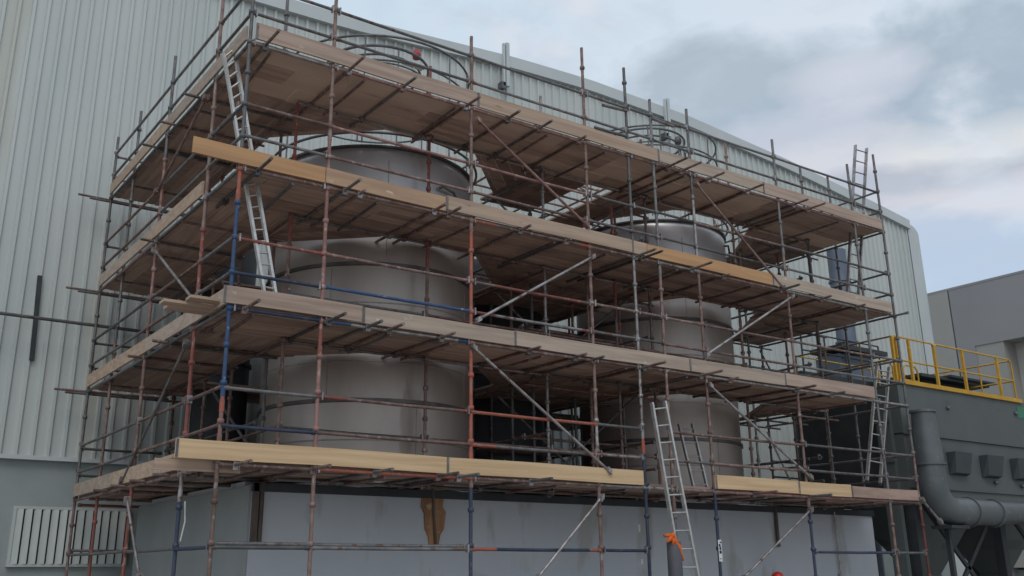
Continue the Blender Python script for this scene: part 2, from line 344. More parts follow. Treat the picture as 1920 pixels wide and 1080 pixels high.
# brown torn patch with a pipe up its middle
L = [(785, 903), (792, 935), (790, 950), (796, 962), (797, 990), (803, 1005), (806, 1023), (822, 1024), (826, 1002), (833, 992), (836, 960), (830, 950), (834, 925), (832, 903)]
pts = [onY(x, y, PY-.03) for x, y in L]; b = MB(); n = len(pts)
b.add(pts+[p+Vector((0, .027, 0)) for p in pts], [tuple(range(n))]+[(i, (i+1) % n, n+(i+1) % n, n+i)[::-1] for i in range(n)])
b.build('torn_board', 'stain', pr_)
a_ = onY(812, 905, PY-.05); c_ = onY(817, 1022, PY-.05); b = MB(); b.tube([a_, (a_+c_)/2+Vector((-.012, 0, 0)), c_], .022, 8); b.build('pipe', 'timberpost', pr_)
b = MB(); b.box((5.24+.24, PY-.05, .40), (5.34+.22, PY-.003, 1.25)); b.box((5.34+.245, PY-.06, .40), (5.34+.30, PY-.004, 1.25)); b.build('corner_batten', 'timberpost', pr_)
for (x0, y0, x1, y1, r, m_) in ((1452, 945, 1461, 1023, .035, 'timberpost'), (1566, 960, 1575, 1079, .016, 'pale')):
    b = MB(); a_ = onY(x0, y0, PY-.05); c_ = onY(x1, y1, PY-.05); x_ = (a_.x+c_.x)/2; b.tube([(x_, PY-.05, a_.z), (x_, PY-.05, c_.z)], r, 8)
    b.box((x_-.04, PY-.07, c_.z-.02), (x_+.04, PY-.003, c_.z+.03)); b.build('downpipe', m_, pr_)
b = MB()
for x, y, w_, h_ in ((1195, 935, 4, 8), (1199, 992, 4, 14), (1204, 1054, 3, 9)):
    p = onY(x, y, PY-.004); b.box((p.x-.03, PY-.006, p.z-h_*.004), (p.x+.02, PY-.003, p.z+h_*.006))
b.build('paint_splash', 'white', pr_)

# ------------------------------------------------------------------ tanks
def tank(c, r, ztop, rings, label, hoops, extra):
    c = Vector((c[0], c[1], 0)); t = thing('steel_tank', label, 'tank', (c.x, c.y, PT+.06), 'steel tanks inside the scaffold')
    base = PT+.06; s = MB()
    z0 = ztop
    prof = [(r, base)]
    zz = base
    nz = 14; prof += [(r, base+(z0-base)*k/nz) for k in range(1, nz+1)]
    prof[-1] = (r, z0-.22)
    for a in range(10, 91, 10): prof.append((r-.34+.34*math.cos(R(a)), z0-.22+.30*math.sin(R(a))))
    prof += [(r*.8, z0+.12), (r*.5, z0+.3), (r*.25, z0+.38), (.001, z0+.40)]
    lo_ = [p for p in prof if p[1] < 5.75]+[(r, 5.75)]; hi_ = [(r, 5.75)]+[p for p in prof if p[1] > 5.75]
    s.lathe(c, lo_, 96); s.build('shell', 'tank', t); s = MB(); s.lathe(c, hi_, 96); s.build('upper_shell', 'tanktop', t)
    b = MB()
    for zw in (2.02, 3.3, 4.3, 5.7, 6.4): b.lathe(c, [(r+.0005, zw-.012), (r+.006, zw), (r+.0005, zw+.012)], 96)
    for zw, zx, aa in ((PT+.1, 2.6, 268), (2.72, 4.92, 222), (2.72, 4.92, 305), (5.1, 6.9, 250), (5.1, 6.9, 330)):
        q = c+Vector(((r+.001)*math.cos(R(aa)), (r+.001)*math.sin(R(aa)), 0)); b.tube([q+Vector((0,0,zw)), q+Vector((0,0,zx))], .006, 5)
    b.build('weld_seam', 'tankweld', t)
    for zr in rings:
        b = MB(); b.lathe(c, [(r+.001, zr-.035), (r+.035, zr-.03), (r+.035, zr+.03), (r+.001, zr+.035)], 96, smooth=False); b.build('stiffener_ring', 'tankring', t)
    b = MB(); b.lathe(c, [(r-.06, ztop-.09), (r+.035, ztop-.085), (r+.035, ztop-.05), (r-.08, ztop-.045)], 96, smooth=False); b.build('rim', 'tankring', t)
    # spray pipe ring hung just above the rim
    b = MB(); b.torus(c+Vector((0,0,ztop+.16)), r+.09, .026, 80)
    for k in range(5):
        a = k*math.pi/2.5+.3; q = c+Vector(((r+.09)*math.cos(a), (r+.09)*math.sin(a), 0)); b.tube([q+Vector((0,0,ztop)), q+Vector((0,0,ztop+.16))], .012, 5)
    b.build('spray_pipe', 'pipe', t)

    for (R_, z, rr, a0, a1) in hoops: b = MB(); b.torus(c+Vector((0,0,z)), R_, rr+.01, 64, 0, R(a0), R(a1)); b.build("hoop_rail", "pipe", t)
    for R_, z, ang in extra['posts']:
        for a in ang:
            b = MB(); q = c+Vector((R_*math.cos(R(a)), R_*math.sin(R(a)), 0)); b.tube([q+Vector((0,0,z0+.05)), q+Vector((0,0,z))], .016, 6); b.build('hoop_post', 'pipe', t)
    return t, c
T1, c1 = tank((8.30, 15.95), 1.90, 7.22, (4.98, 2.66), 'large stainless steel tank, the left and nearer of two', [(1.84, 9.40, .014, -120, 240), (1.02, 9.66, .020, -120, 240), (.86, 9.56, .014, -120, 240), (1.02, 9.30, .008, -120, 240), (1.84, 8.9, .010, -120, 240)],
     dict(posts=[(1.84, 9.40, (-125, -70, -45, 180, 30)), (1.02, 9.66, (-95, -30))]))
T2, c2 = tank((15.60, 15.97), 1.75, 7.36, (5.08, 2.54), 'stainless steel tank on the right, farther from the camera and hung with a small ladder in front', [(1.72, 9.58, .012, -120, 240), (1.0, 9.84, .016, -120, 240), (.86, 9.72, .012, -120, 240), (1.0, 9.50, .008, -120, 240), (1.72, 9.1, .010, -120, 240)],
     dict(posts=[(1.72, 9.58, (-130, -75, -45, 180)), (1.0, 9.84, (-110, -60, -20))]))
T2['label'] = 'stainless steel tank on the right, the farther of the two'
# bent pipe on each shoulder, valve and lamp plate on the top rails
def bent(t, c, r, a, z):
    d = Vector((math.cos(R(a)), math.sin(R(a)), 0)); q = c+d*(r+.09); tn = Vector((-d.y, d.x, 0))
    b = MB(); P = [q-tn*.42+Vector((0,0,z)), q-tn*.12+Vector((0,0,z-.02)), q+Vector((0,0,z-.14)), q+tn*.03+Vector((0,0,z-.35)), q+tn*.03+Vector((0,0,z-1.05))]
    P = [P[0]-d*.1]+P
    b.tube(P, .025, 8); b.build('bent_pipe', 'pipe', t)
bent(T1, c1, 1.9, -68, 6.55); bent(T2, c2, 1.75, -52, 6.95)
p = onY(781, 103, 15.2); b = MB(); b.lathe(p, [(.001, -.1), (.07, -.09), (.09, 0), (.07, .09), (.001, .1)], 12); b.build('valve', 'valve', T1)
p = onY(775, 120, 15.0); b = MB(); b.obox(p+Vector((0,0,-.02)), ((1, .25, .12), (-.25, 1, 0), (0, -.12, 1)), (.27, .06, .035)); b.tube([p, p+Vector((.05, 0, -.7))], .02, 6); b.build('lamp_plate', 'alu', T1)
p = onY(1271, 264, 15.2); b = MB(); b.lathe(p, [(.001, -.1), (.07, -.09), (.09, 0), (.07, .09), (.001, .1)], 12); b.tube([p, p+Vector((.02, 0, -.8))], .02, 6); b.build('valve', 'pipe', T2)

# ------------------------------------------------------------------ scaffold
X0, YF, YI, XR, YB = 4.36, 12.4, 13.75, 19.55, 20.0
LV = [1.31, 3.36, 5.37, 7.34]
S = thing('scaffold', 'tall tube scaffold with four timber decks wrapped round the two steel tanks', 'scaffold', (X0, YF, G))
STD_R, TR = .028, .025
def collar(b, x, y, z, mi):
    b.lathe((x, y, z), [(STD_R, -.035), (.044, -.03), (.048, .0), (.044, .03), (STD_R, .035)], 8, mi)
def standard(x, y, segs, top, bottom=G, lean=(0, 0), lab=None):
    """segs: list of (lower z, material) from the top down"""
    b = MB(); names = []; z = top
    def P(zz): t = (zz-bottom)/(top-bottom); return (x+lean[0]*(t-.5)*2, y+lean[1]*(t-.5)*2, zz)
    for zl, m_ in segs:
        zl = max(zl, bottom)
        if m_ not in names: names.append(m_)
        mi = names.index(m_); b.tube([P(z), P(zl)], STD_R, 10, mi)
        b.tube([P(zl+.08), P(zl-.08 if zl > bottom+.1 else zl)], STD_R+.006, 8, mi)
        z = zl
        if zl <= bottom: break
    zz = math.floor(top*2)/2-.15
    z = top
    while zz > bottom+.1:
        m_ = next((m2 for zl, m2 in segs if zz >= zl), segs[-1][1]); q = P(zz); collar(b, q[0], q[1], zz, names.index(m_)); zz -= .5
    q = P(bottom); b.box((q[0]-.075, q[1]-.075, bottom), (q[0]+.075, q[1]+.075, bottom+.012), names.index(segs[-1][1]))
    o = b.build('standard', names, S)
    if lab: o['label'] = lab
    return o
GG = G
FS = [(4.36, 9.75, [(5.45, 'steel'), (4.95, 'orange'), (2.25, 'blue'), (2.05, 'orange'), (1.6, 'pink'), (GG, 'brown')], 'standard at the near corner, steel above then blue'),
      (5.69, 9.9, [(6.2, 'brown'), (3.6, 'pink'), (2.9, 'red'), (1.6, 'pink'), (GG, 'brown')], None),
      (8.215, 8.70, [(5.25, 'brown'), (1.62, 'orange'), (1.25, 'brown'), (GG, 'navy')], 'orange red standard between the two tanks, navy below'),
      (10.69, 9.27, [(2.35, 'brown'), (1.9, 'pale'), (1.3, 'brown'), (GG, 'brown')], None),
      (11.72, 9.17, [(5.6, 'steel'), (2.2, 'pale'), (1.95, 'orange'), (1.3, 'navy'), (GG, 'navy')], None),
      (12.36, 8.68, [(5.2, 'steel'), (1.0, 'brown'), (GG, 'steel')], None),
      (13.37, 8.75, [(7.0, 'steel'), (5.4, 'pale'), (1.35, 'brown'), (GG, 'navy')], None),
      (15.92, 8.74, [(6.2, 'steel'), (1.2, 'brown'), (GG, 'navy')], None),
      (18.50, 8.78, [(1.3, 'steel'), (GG, 'brown')], None),
      (19.56, 9.28, [(2.4, 'steel'), (1.25, 'brown'), (GG, 'darkred')], 'right end standard, dark red at the foot')]
for x, top, segs, lab in FS: standard(x, YF, segs, top, lab=lab, lean=(random.uniform(-.012, .012), 0))
for y, top, segs, lab in ((13.79, 9.9, [(4.9, 'brown'), (1.35, 'red'), (1.0, 'pale'), (GG, 'navy')], 'rust red standard beside the near corner, blue foot'),
                     (16.22, 8.88, [(6.9, 'steel'), (4.2, 'pink'), (1.6, 'brown'), (GG, 'red')], None), (19.97, 8.71, [(1.5, 'steel'), (GG, 'brown')], None)):
    standard(X0, y, segs, top, lab=lab, lean=(random.uniform(-.01, .01), 0))
standard(X0+.06, 18.55, [(4.2, 'steel'), (1.4, 'brown'), (GG, 'red')], 8.75)
INN = [(5.71, 7.3, 'red'), (8.22, 8.74, 'red'), (10.74, 8.86, 'pale'), (12.46, 6.9, 'red'), (13.38, 8.6, 'brown'), (16.0, 9.24, 'brown'), (18.6, 9.2, 'steel')]
for x, top, m_ in INN: standard(x, YI, [(5.0, m_), (3.4, 'brown' if m_ == 'red' else m_), (1.4, m_ if m_ != 'red' else 'brown')], top, bottom=1.29)
standard(5.42, YI, [(7.4, 'steel')], 9.3, bottom=7.38); standard(11.8, YI+.05, [(1.3, 'brown')], 5.6, bottom=1.29); standard(19.64, YI, [(1.3, 'steel')], 9.25, bottom=1.29)
for x, y, t_ in ((5.9, 16.4, 8.6), (10.78, 16.2, 7.2), (13.3, 16.2, 7.2), (10.9, 18.4, 7.0), (13.2, 18.4, 7.0), (18.2, 16.2, 8.5), (19.56, 16.2, 8.8), (17.6, 18.2, 8.2), (12.0, 17.3, 7.0), (19.56, 14.5, 8.6), (5.9, 18.5, 8.5), (14.2, 19.0, 7.2), (16.0, 18.9, 7.0), (10.8, 14.9, 5.5), (6.0, 19.9, 8.0)):
    standard(x, y, [(4.4, random.choice(['brown', 'steel', 'brown'])), (1.2, random.choice(['brown', 'pale', 'steel']))], t_, bottom=1.29)

rw = random.Random(11)
def tubeo(name, a, b_, m_, r=TR, ends=True, lab=None):
    b = MB(); a = Vector(a); b_ = Vector(b_); mm = [m_] if isinstance(m_, str) else list(m_)
    mid = (a+b_)/2+Vector((0, 0, -.004*(b_-a).length/2))
    if len(mm) == 1: b.tube([a, mid, b_], r, 8)
    else:
        b.tube([a, a+(b_-a)*.18], r, 8, 1); b.tube([a+(b_-a)*.18, mid, b_-(b_-a)*.1], r, 8, 0); b.tube([b_-(b_-a)*.1, b_], r, 8, 1)
    if ends:     # blade ends that drop into the cups
        for q, s_ in ((a, 1), (b_, -1)):
            d = (b_-a).normalized()*s_; b.tube([q+d*.0, q+d*.07], r+.008, 8, len(mm)-1)
            if rw.random() < .45: b.obox(q+d*.06+Vector((0, 0, .01)), (d, (0, 0, 1), d.cross(Vector((0, 0, 1)))), (.012, .055, .036), len(mm))
    o = b.build(name, mm+(['pale'] if ends else []), S)
    if lab: o['label'] = lab
    return o
bays = [(FS[i][0], FS[i+1][0]) for i in range(9)]
rc = random.Random(3)
pal = ['brown', 'brown', 'steel', 'brown', 'steel', 'pink', 'brown']
# colours per lift and bay: (ledger, mid rail, top rail)
CL = {0: [('brown', 'navy', 'steel'), ('orange', 'brown', ('brown', 'red')), ('brown', ('steel', 'orange'), 'orange'), ('pale', 'pale', 'steel'), ('pale', None, None), ('brown', 'steel', 'brown'), ('pink', 'brown', 'brown'), ('pink', 'steel', 'steel'), ('brown', 'steel', 'steel')],
      1: [('navy', 'navy', 'red'), (('pale', 'blue'), 'blue', ('brown', 'pink')), ('brown', ('pale', 'red'), ('red', 'brown')), ('brown', 'steel', 'brown'), ('brown', 'steel', 'brown'), ('brown', 'brown', 'brown'), ('pale', 'brown', 'brown'), ('pale', 'steel', 'brown'), ('pale', 'steel', 'steel')],
      2: [('brown', 'steel', 'brown'), ('brown', 'brown', 'pink'), (('brown', 'orange'), 'brown', 'pink'), ('brown', 'steel', 'steel'), ('brown', 'steel', 'steel'), ('wtan', 'steel', 'steel'), ('brown', 'steel', 'brown'), ('pale', 'steel', 'steel'), ('brown', 'steel', 'steel')],
      3: [('pale', 'steel', 'steel'), ('pink', 'steel', 'steel'), ('pink', 'steel', 'steel'), ('brown', 'steel', 'steel'), ('brown', 'steel', 'steel'), ('brown', 'steel', 'steel'), ('pink', 'steel', 'steel'), ('pink', 'steel', 'steel'), ('brown', 'steel', 'steel')]}
def nm(m_): return m_
for li, L in enumerate(LV):
    for bi, (xa, xb) in enumerate(bays):
        lc, mc, tc_ = CL[li][bi]
        if lc == 'wtan': lc = 'pale'
        y = YF-.005
        tubeo('ledger', (xa, y, L), (xb, y, L+.0), lc, .027)
        jr = rc.uniform(-.008, .008)
        if mc and not (li == 1 and bi == 8 and False): tubeo('mid_rail', (xa, y, L+.49+jr), (xb, y, L+.49+jr), mc)
        if tc_: tubeo('guard_rail', (xa, y, L+.98+jr), (xb, y, L+.98+jr), tc_)
    # left face
    ys = [YF, 13.79, 16.22, YB]
    for ya, yb in zip(ys, ys[1:]):
        tubeo('ledger', (X0, ya, L-.01), (X0, yb, L-.01), rc.choice(['brown', 'steel']) if li else 'brown', .027)
        cc = 'steel' if li == 3 else rc.choice(['brown', 'brown', 'steel'])
        tubeo('mid_rail', (X0, ya, L+.50), (X0, yb, L+.50), cc); tubeo('guard_rail', (X0, ya, L+1.0), (X0, yb, L+1.0), cc)
    # inner rows
    xi = [5.71, 8.22, 10.74, 13.38, 16.0, 18.6]
    for xa, xb in zip(xi, xi[1:]):
        tubeo('inner_ledger', (xa, YI, L-.03), (xb, YI, L-.03), rc.choice(['brown', 'steel', 'pale']), .025)
        if li < 3 and not (li == 0 and xa > 13): tubeo('inner_rail', (xa, YI, L+.72), (xb, YI, L+.72), rc.choice(['brown', 'steel']), .023)
    tubeo('inner_rail', (5.75, YI, L+.75), (5.75, 19.9, L+.75), rc.choice(['brown', 'steel']))
    tubeo('inner_ledger', (5.75, YI, L-.03), (5.75, 19.9, L-.03), 'brown')
    # right end face
    for z_, nme in ((L, 'end_rail'), (L+.5, 'end_rail'), (L+1.0, 'end_rail')):
        tubeo(nme, (XR, YF-.35 if z_ == L and li == 2 else YF, z_), (XR, 16.25, z_), 'steel')
    # bits of the rear frame seen between the decks
    for xa in (10.78, 13.3, 18.25): 
        for dz in (-.06, .5, 1.0): tubeo('rear_rail', (xa, YI, L+dz), (xa, 18.4 if xa < 18 else 16.2, L+dz), rc.choice(['brown', 'steel']))
    for ya in (16.2, 18.4):
        for dz in (.5, 1.0): tubeo('rear_rail', (10.8, ya, L+dz), (14.0, ya, L+dz), 'steel' if ya > 17 else 'brown')
    tubeo('rear_rail', (16.2, 18.3, L+.5), (19.6, 18.3, L+.5), 'steel')
    tubeo('rear_rail', (16.2, 18.3, L+1.0), (19.6, 18.3, L+1.0), 'steel')
# low rail tying the feet
for bi, (xa, xb) in enumerate(bays):
    if bi in (4, 5): continue
    tubeo('foot_rail', (xa, YF, .30), (xb, YF, .30), ['steel', 'steel', ('navy', 'orange'), 'navy', '', '', 'navy', 'navy', 'steel'][bi] if bi != 6 else 'navy') if bi != 6 else None
tubeo('foot_rail', (X0, YF, .30), (X0, 13.79, .30), 'navy'); tubeo('foot_rail', (X0, 13.79, .31), (X0, 16.22, .31), 'steel'); tubeo('foot_rail', (X0, 16.22, .32), (X0, YB, .32), 'steel')
tubeo('foot_rail', (X0+.1, YF+.4, .36), (8.15, YF+.1, .34), 'steel')
tubeo('foot_rail', (4.36, YB, .40), (6.4, YB, .40), 'steel')
tubeo('foot_rail', (4.36, 19.7, 1.20), (5.9, 19.7, 1.20), 'red')

# decking -------------------------------------------------------------
def clip(poly, nx, ny, d):
    out_ = []
    for i in range(len(poly)):
        a = poly[i]; b = poly[(i+1) % len(poly)]; da = a[0]*nx+a[1]*ny-d; db = b[0]*nx+b[1]*ny-d
        if da <= 0: out_.append(a)
        if (da < 0 < db) or (db < 0 < da): t = da/(da-db); out_.append((a[0]+(b[0]-a[0])*t, a[1]+(b[1]-a[1])*t))
    return out_
def deck(poly, ang, z, mats, seed, seg=3.6, lab=None, gapchance=.0, w=.232):
    rr = random.Random(seed); b = MB(); dx, dy = math.cos(R(ang)), math.sin(R(ang)); nx, ny = -dy, dx
    ns_ = [p[0]*nx+p[1]*ny for p in poly]; ls = [p[0]*dx+p[1]*dy for p in poly]
    k = min(ns_)-rr.uniform(0, .02)
    while k < max(ns_):
        a = min(ls)-rr.uniform(0, seg)
        while a < max(ls):
            c = clip(clip(poly, nx, ny, k+w-.013), -nx, -ny, -k)
            c = clip(clip(c, dx, dy, a+seg-.012), -dx, -dy, -a) if c else c
            if len(c) >= 3 and rr.random() > gapchance:
                dz = rr.uniform(-.010, .012); m_ = rr.randrange(len(mats)); n_ = len(c)
                b.add([(x, y, z+.03+dz) for x, y in c]+[(x, y, z+.068+dz) for x, y in c],
                      [tuple(reversed(range(n_))), tuple(range(n_, 2*n_))]+[(i, (i+1) % n_, n_+(i+1) % n_, n_+i) for i in range(n_)], m_)
            a += seg
        k += w
    o = b.build('deck', mats, S)
    if lab: o['label'] = lab
for li, L in enumerate(LV):
    xr = 18.45 if li == 1 else 19.52
    cuts = [4.42, 8.2, 11.7, 15.9, xr]
    if li == 0: cuts = [4.42, 8.2, 11.65, 15.9, xr]
    mA = ['wx', 'wx', 'wdark'] if li else ['wx', 'wdark']
    for i, (xa, xb) in enumerate(zip(cuts, cuts[1:])):
        deck([(xa, 12.44), (xb-.01, 12.44), (xb-.01, 13.98), (xa, 13.98)], 0, L, mA if li < 3 else ['wply', 'wply', 'wx'], li*10+i, w=.232 if li < 3 else .50, seg=3.6 if li < 3 else 2.44)
    deck([(4.42, 13.99), (5.9, 13.99), (5.9, 19.95), (4.42, 19.95)], 90, L, ['wy', 'wy', 'wdark'], li*10+5)
    deck([(5.91, 13.99), (7.45, 13.99), (5.91, 15.42)], -43, L, ['wx', 'wdark'], li*10+6)
    deck([(9.35, 13.99), (10.75, 13.99), (10.75, 15.42)], 45, L, ['wdark', 'wx'], li*10+7)
    mx_ = 12.02 if li == 3 else 13.69
    deck([(10.76, 13.99), (mx_, 13.99), (mx_, 15.9 if li == 3 else 19.9), (10.76, 15.9 if li == 3 else 19.9)], 90, L, ['wdark', 'wy', 'wdark'], li*10+8)
    if li == 3: deck([(12.75, 13.99), (13.69, 13.99), (13.69, 16.4), (12.75, 16.4)], 90, L, ['wdark', 'wy'], 98)
    deck([(13.7, 13.99), (14.6, 13.99), (13.7, 15.4)], -55, L, ['wdark', 'wx'], li*10+9)
    deck([(16.85, 13.99), (18.1, 13.99), (18.1, 15.65)], 54, L, ['wdark', 'wx'], li*10+61)
    deck([(18.11, 13.99), (xr, 13.99), (xr, 16.25), (18.11, 16.25)], 90, L, ['wdark', 'wy'], li*10+62)
    if li < 3: deck([(13.7, 17.9), (16.0, 17.9), (16.0, 19.9), (13.7, 19.9)], 0, L, ['wdark'], li*10+64)  # unseen rear boards, added to darken the gap beside the right tank
    if li < 3: deck([(5.91, 18.15), (10.75, 18.15), (10.75, 19.9), (5.91, 19.9)], 0, L, ['wdark', 'wx'], li*10+63)  # unseen back strip, added to darken the wall behind the left tank

# toe boards ----------------------------------------------------------
rt_ = random.Random(21)
def toe(x0, x1, z, m_, hgt=.235, y=12.355, lab=None, tilt=0.0):
    b = MB(); n_ = max(3, int((x1-x0)/.35)); tilt = tilt or rt_.uniform(-.004, .004); dz = rt_.uniform(-.008, .008); vs = []; ph = rt_.uniform(0, 6)
    for i in range(n_+1):
        x_ = x0+(x1-x0)*i/n_; w_ = dz+tilt*(x_-(x0+x1)/2)+.006*math.sin(ph+x_*1.7); yy = y+.004*math.sin(ph*2+x_*1.3)
        vs += [(x_, yy-.018, z+.045+w_), (x_, yy+.018, z+.045+w_), (x_, yy+.018, z+.045+hgt+w_), (x_, yy-.018, z+.045+hgt+w_)]
    fs = [tuple(4*i+a for a in (0, 1, 5, 4)) for i in range(n_)]; fs = []
    for i in range(n_):
        for a, c in ((0, 1), (1, 2), (2, 3), (3, 0)): fs.append((4*i+a, 4*i+c, 4*i+4+c, 4*i+4+a)[::-1])
    fs += [(0, 1, 2, 3), tuple(4*n_+a for a in (3, 2, 1, 0))]; b.add(vs, fs)
    o = b.build('toe_board', m_, S)
    if hgt > .2 and m_ not in ('worange', 'wdull'):
        b = MB(); b.box((x0-.003, y-.026, z+.05+dz), (x0+.03, y-.0185-.0045, z+.04+hgt+dz)); g_ = b.build('end_band', 'steel', o)
    if lab: o['label'] = lab
toe(3.80, 7.75, LV[0], 'wpine', lab='new pine toe board at the lowest deck, near corner'); toe(7.76, 11.63, LV[0], 'wpine', y=12.352); toe(13.36, 15.60, LV[0], 'wpine'); toe(15.605, 17.2, LV[0], 'wpine', y=12.352); toe(17.21, 19.45, LV[0], 'wdark', .21)
toe(3.6, 4.7, LV[0]-.14, 'wtan', .14, 12.5); toe(4.25, 6.3, LV[1], 'wpink'); toe(6.31, 9.0, LV[1], 'wgrey', y=12.352); toe(9.01, 12.9, LV[1], 'wgrey'); toe(12.91, 15.5, LV[1], 'wgrey', y=12.352); toe(15.51, 18.37, LV[1], 'wpink')
toe(3.66, 5.62, LV[2], 'worange', lab='orange toe board of the third deck, near corner'); toe(5.63, 7.7, LV[2], 'wdull'); toe(7.71, 11.64, LV[2], 'wtan', y=12.352); toe(11.65, 12.0, LV[2], 'wtan'); toe(12.01, 15.42, LV[2], 'worange', y=12.352, lab='orange toe board of the third deck in front of the right tank'); toe(15.43, 19.4, LV[2], 'wgrey')
toe(4.42, 8.30, LV[3], 'wpink', .26); toe(8.31, 12.43, LV[3], 'wtan', .26, 12.352); toe(12.44, 15.4, LV[3], 'wgrey', .25); toe(15.41, 19.45, LV[3], 'wpink', .25, 12.352)
for li, L in enumerate(LV):
    for (ya, yb, m_) in (((12.45, 16.1, 'wgrey'), (16.11, 19.9, 'wtan')) if li in (1, 3) else ((13.85, 17.2, 'wtan'), (17.21, 19.9, 'wgrey'))):
        b = MB(); b.box((4.30, ya, L+.05), (4.336, yb, L+.28)); b.build('side_toe_board', m_, S)
# transoms / putlogs: tube ends stick out below the toe boards ----------
tips = {3: [(515, 42), (672, 91), (775, 143), (894, 180), (972, 207), (1032, 225), (1107, 258), (1273, 287), (1299, 293), (1351, 321), (1423, 342), (1510, 372), (1538, 378)],
        2: [(500, 288), (665, 327), (693, 359), (834, 382), (862, 389), (997, 423), (1085, 453), (1214, 453), (1228, 467), (1319, 484), (1381, 518), (1489, 531), (1564, 556), (1631, 573)],
        1: [(476, 555), (636, 579), (710, 601), (749, 606), (850, 624), (1015, 651), (1102, 664), (1135, 669), (1232, 676), (1338, 688), (1394, 710), (1517, 721), (1584, 735)],
        0: [(460, 853), (607, 863), (723, 875), (845, 882), (883, 885), (1020, 893), (1440, 917), (1542, 921)]}
for li, tl in tips.items():
    for px, py in tl:
        z_ = LV[li]+.0; q = onZ(px, py, z_+.0); x_ = onY(px, py, 12.05).x
        y0 = min(max(q.y, 11.85), 12.25)
        sk = rc.uniform(-.05, .05)
        y1 = rc.uniform(14.0, 14.35); b = MB(); b.tube([(x_, y0, z_+.001), (x_+sk, y1, z_-.001)], .0245, 8)
        for yc in (YF, YI): xc = x_+sk*(yc-y0)/(y1-y0); b.obox((xc, yc, z_-.015), ((1, 0, 0), (0, 1, 0), (0, 0, 1)), (.034, .042, .052), 1); b.tube([(xc+.05, yc-.03, z_-.05), (xc+.05, yc-.03, z_+.03)], .009, 6, 1)
        b.build('transom', [rc.choice(['brown', 'brown', 'steel']), rc.choice(['steel', 'pale', 'brown'])], S)
ltips = {3: [(345, 189), (302, 229), (269, 246), (187, 322), (148, 355)], 2: [(263, 450), (155, 508), (124, 536)], 1: [(285, 645), (239, 672), (133, 710), (102, 728)], 0: [(287, 882), (243, 899), (207, 911), (175, 920)]}
for li, tl in ltips.items():
    for px, py in tl:
        z_ = LV[li]+.002; q = onX(px, py, 4.1); y_ = min(q.y, 20.1); xx = onY(px, py, y_).x
        tubeo('transom', (min(xx, 4.2), y_, z_), (5.95, y_+rc.uniform(-.03, .03), z_), rc.choice(['brown', 'steel']), .0245, ends=False)
tubeo('tie_tube', (-1.5, YB+.03, 4.72), (6.6, YB+.03, 4.66), 'steel', .034, ends=False, lab='long tie tube running out left along the clad wall')
for L in LV[1:]: tubeo('end_tie', (X0-.4, YB+.05, L-.05), (6.3, YB+.05, L-.05), 'steel', ends=False)
for L in LV: 
    for dz in (.45, .95): tubeo('end_tie', (X0, YB+.03, L+dz), (5.9, YB+.03, L+dz), 'steel')
rx = random.Random(5)
for li, L in enumerate(LV):
    for k in range(9):
        x_ = 4.9+k*1.62+rx.uniform(-.3, .3); tubeo('under_transom', (x_, 12.42, L-.052), (x_+rx.uniform(-.1, .1), 13.9, L-.052), rx.choice(['brown', 'steel', 'brown']), .0235, ends=False)
    for y_ in (14.9, 16.9, 18.9): tubeo('under_transom', (X0, y_, L-.05), (6.1, y_, L-.05), rx.choice(['brown', 'steel']), .0235, ends=False)
    for y_ in (14.6, 15.6, 17.2, 19.2): tubeo('rear_transom', (10.7, y_, L-.05), (14.3, y_, L-.05), rx.choice(['brown', 'steel', 'pink']), .0235, ends=False)
    for y_ in (14.4, 15.3, 16.1): tubeo('rear_transom', (17.6, y_, L-.05), (19.9, y_+rx.uniform(-.1, .1), L-.05), rx.choice(['brown', 'steel']), .0235, ends=False)
    tubeo('cross_tube', (10.75, 15.2, L+.6), (13.5, 15.25, L+.62), rx.choice(['brown', 'steel', 'pink'])); tubeo('cross_tube', (10.7, 14.5, L+1.0), (13.6, 14.5, L+1.0), rx.choice(['brown', 'steel']))
for x_, y_, t_ in ((6.0, 15.1, 9.0), (5.85, 17.6, 8.6), (11.3, 14.9, 7.0), (12.9, 15.6, 7.1), (11.5, 16.6, 7.0), (13.5, 14.8, 8.3), (17.9, 15.2, 8.4), (18.9, 14.9, 8.6), (10.9, 17.2, 7.0)):
    standard(x_, y_, [(4.4, rx.choice(['brown', 'steel', 'pink'])), (1.2, rx.choice(['brown', 'pale', 'steel', 'red']))], t_, bottom=1.29)
for li, L in enumerate(LV[:3]):
    for (xa, ya, xb, yb, za, zb) in ((10.8, 14.3, 13.4, 14.35, L, L+1.95), (18.2, 14.4, 19.5, 16.2, L+.1, L+1.9), (5.9, 14.5, 5.95, 17.6, L+.1, L+1.9), (13.4, 15.4, 10.9, 15.5, L+.05, L+1.9)):
        tubeo('rear_brace', (xa, ya, za), (xb, yb, zb), rx.choice(['brown', 'steel', 'pale']), .0235, ends=False)
    for z_ in (.48, .98): tubeo('cross_tube', (5.9, 15.2, L+z_), (5.9, 19.8, L+z_), rx.choice(['brown', 'steel'])); tubeo('cross_tube', (18.15, 14.0, L+z_), (18.2, 16.2, L+z_), rx.choice(['brown', 'steel'])); tubeo('cross_tube', (10.9, 16.4, L+z_), (13.5, 16.4, L+z_+.02), rx.choice(['brown', 'steel', 'pink']))
for px in (1527, 1545, 1558): q = onY(px, 850, 17.4); standard(q.x, 17.4, [(1.29, 'steel')], 3.3, bottom=1.29)
for z_ in (1.8, 2.3, 2.7): tubeo('rear_rail', (21.0, 17.4, z_), (23.6, 17.4, z_), 'steel')
# overlapping couplings of doubled rails on the top lift
for a, c in (((1130, 197), (1175, 208)), ((1115, 239), (1175, 256)), ((1222, 222), (1262, 237))):
    p, q = onY(*a, 12.34), onY(*c, 12.34); tubeo('rail_overlap', p, q, 'steel', .03, ends=False)
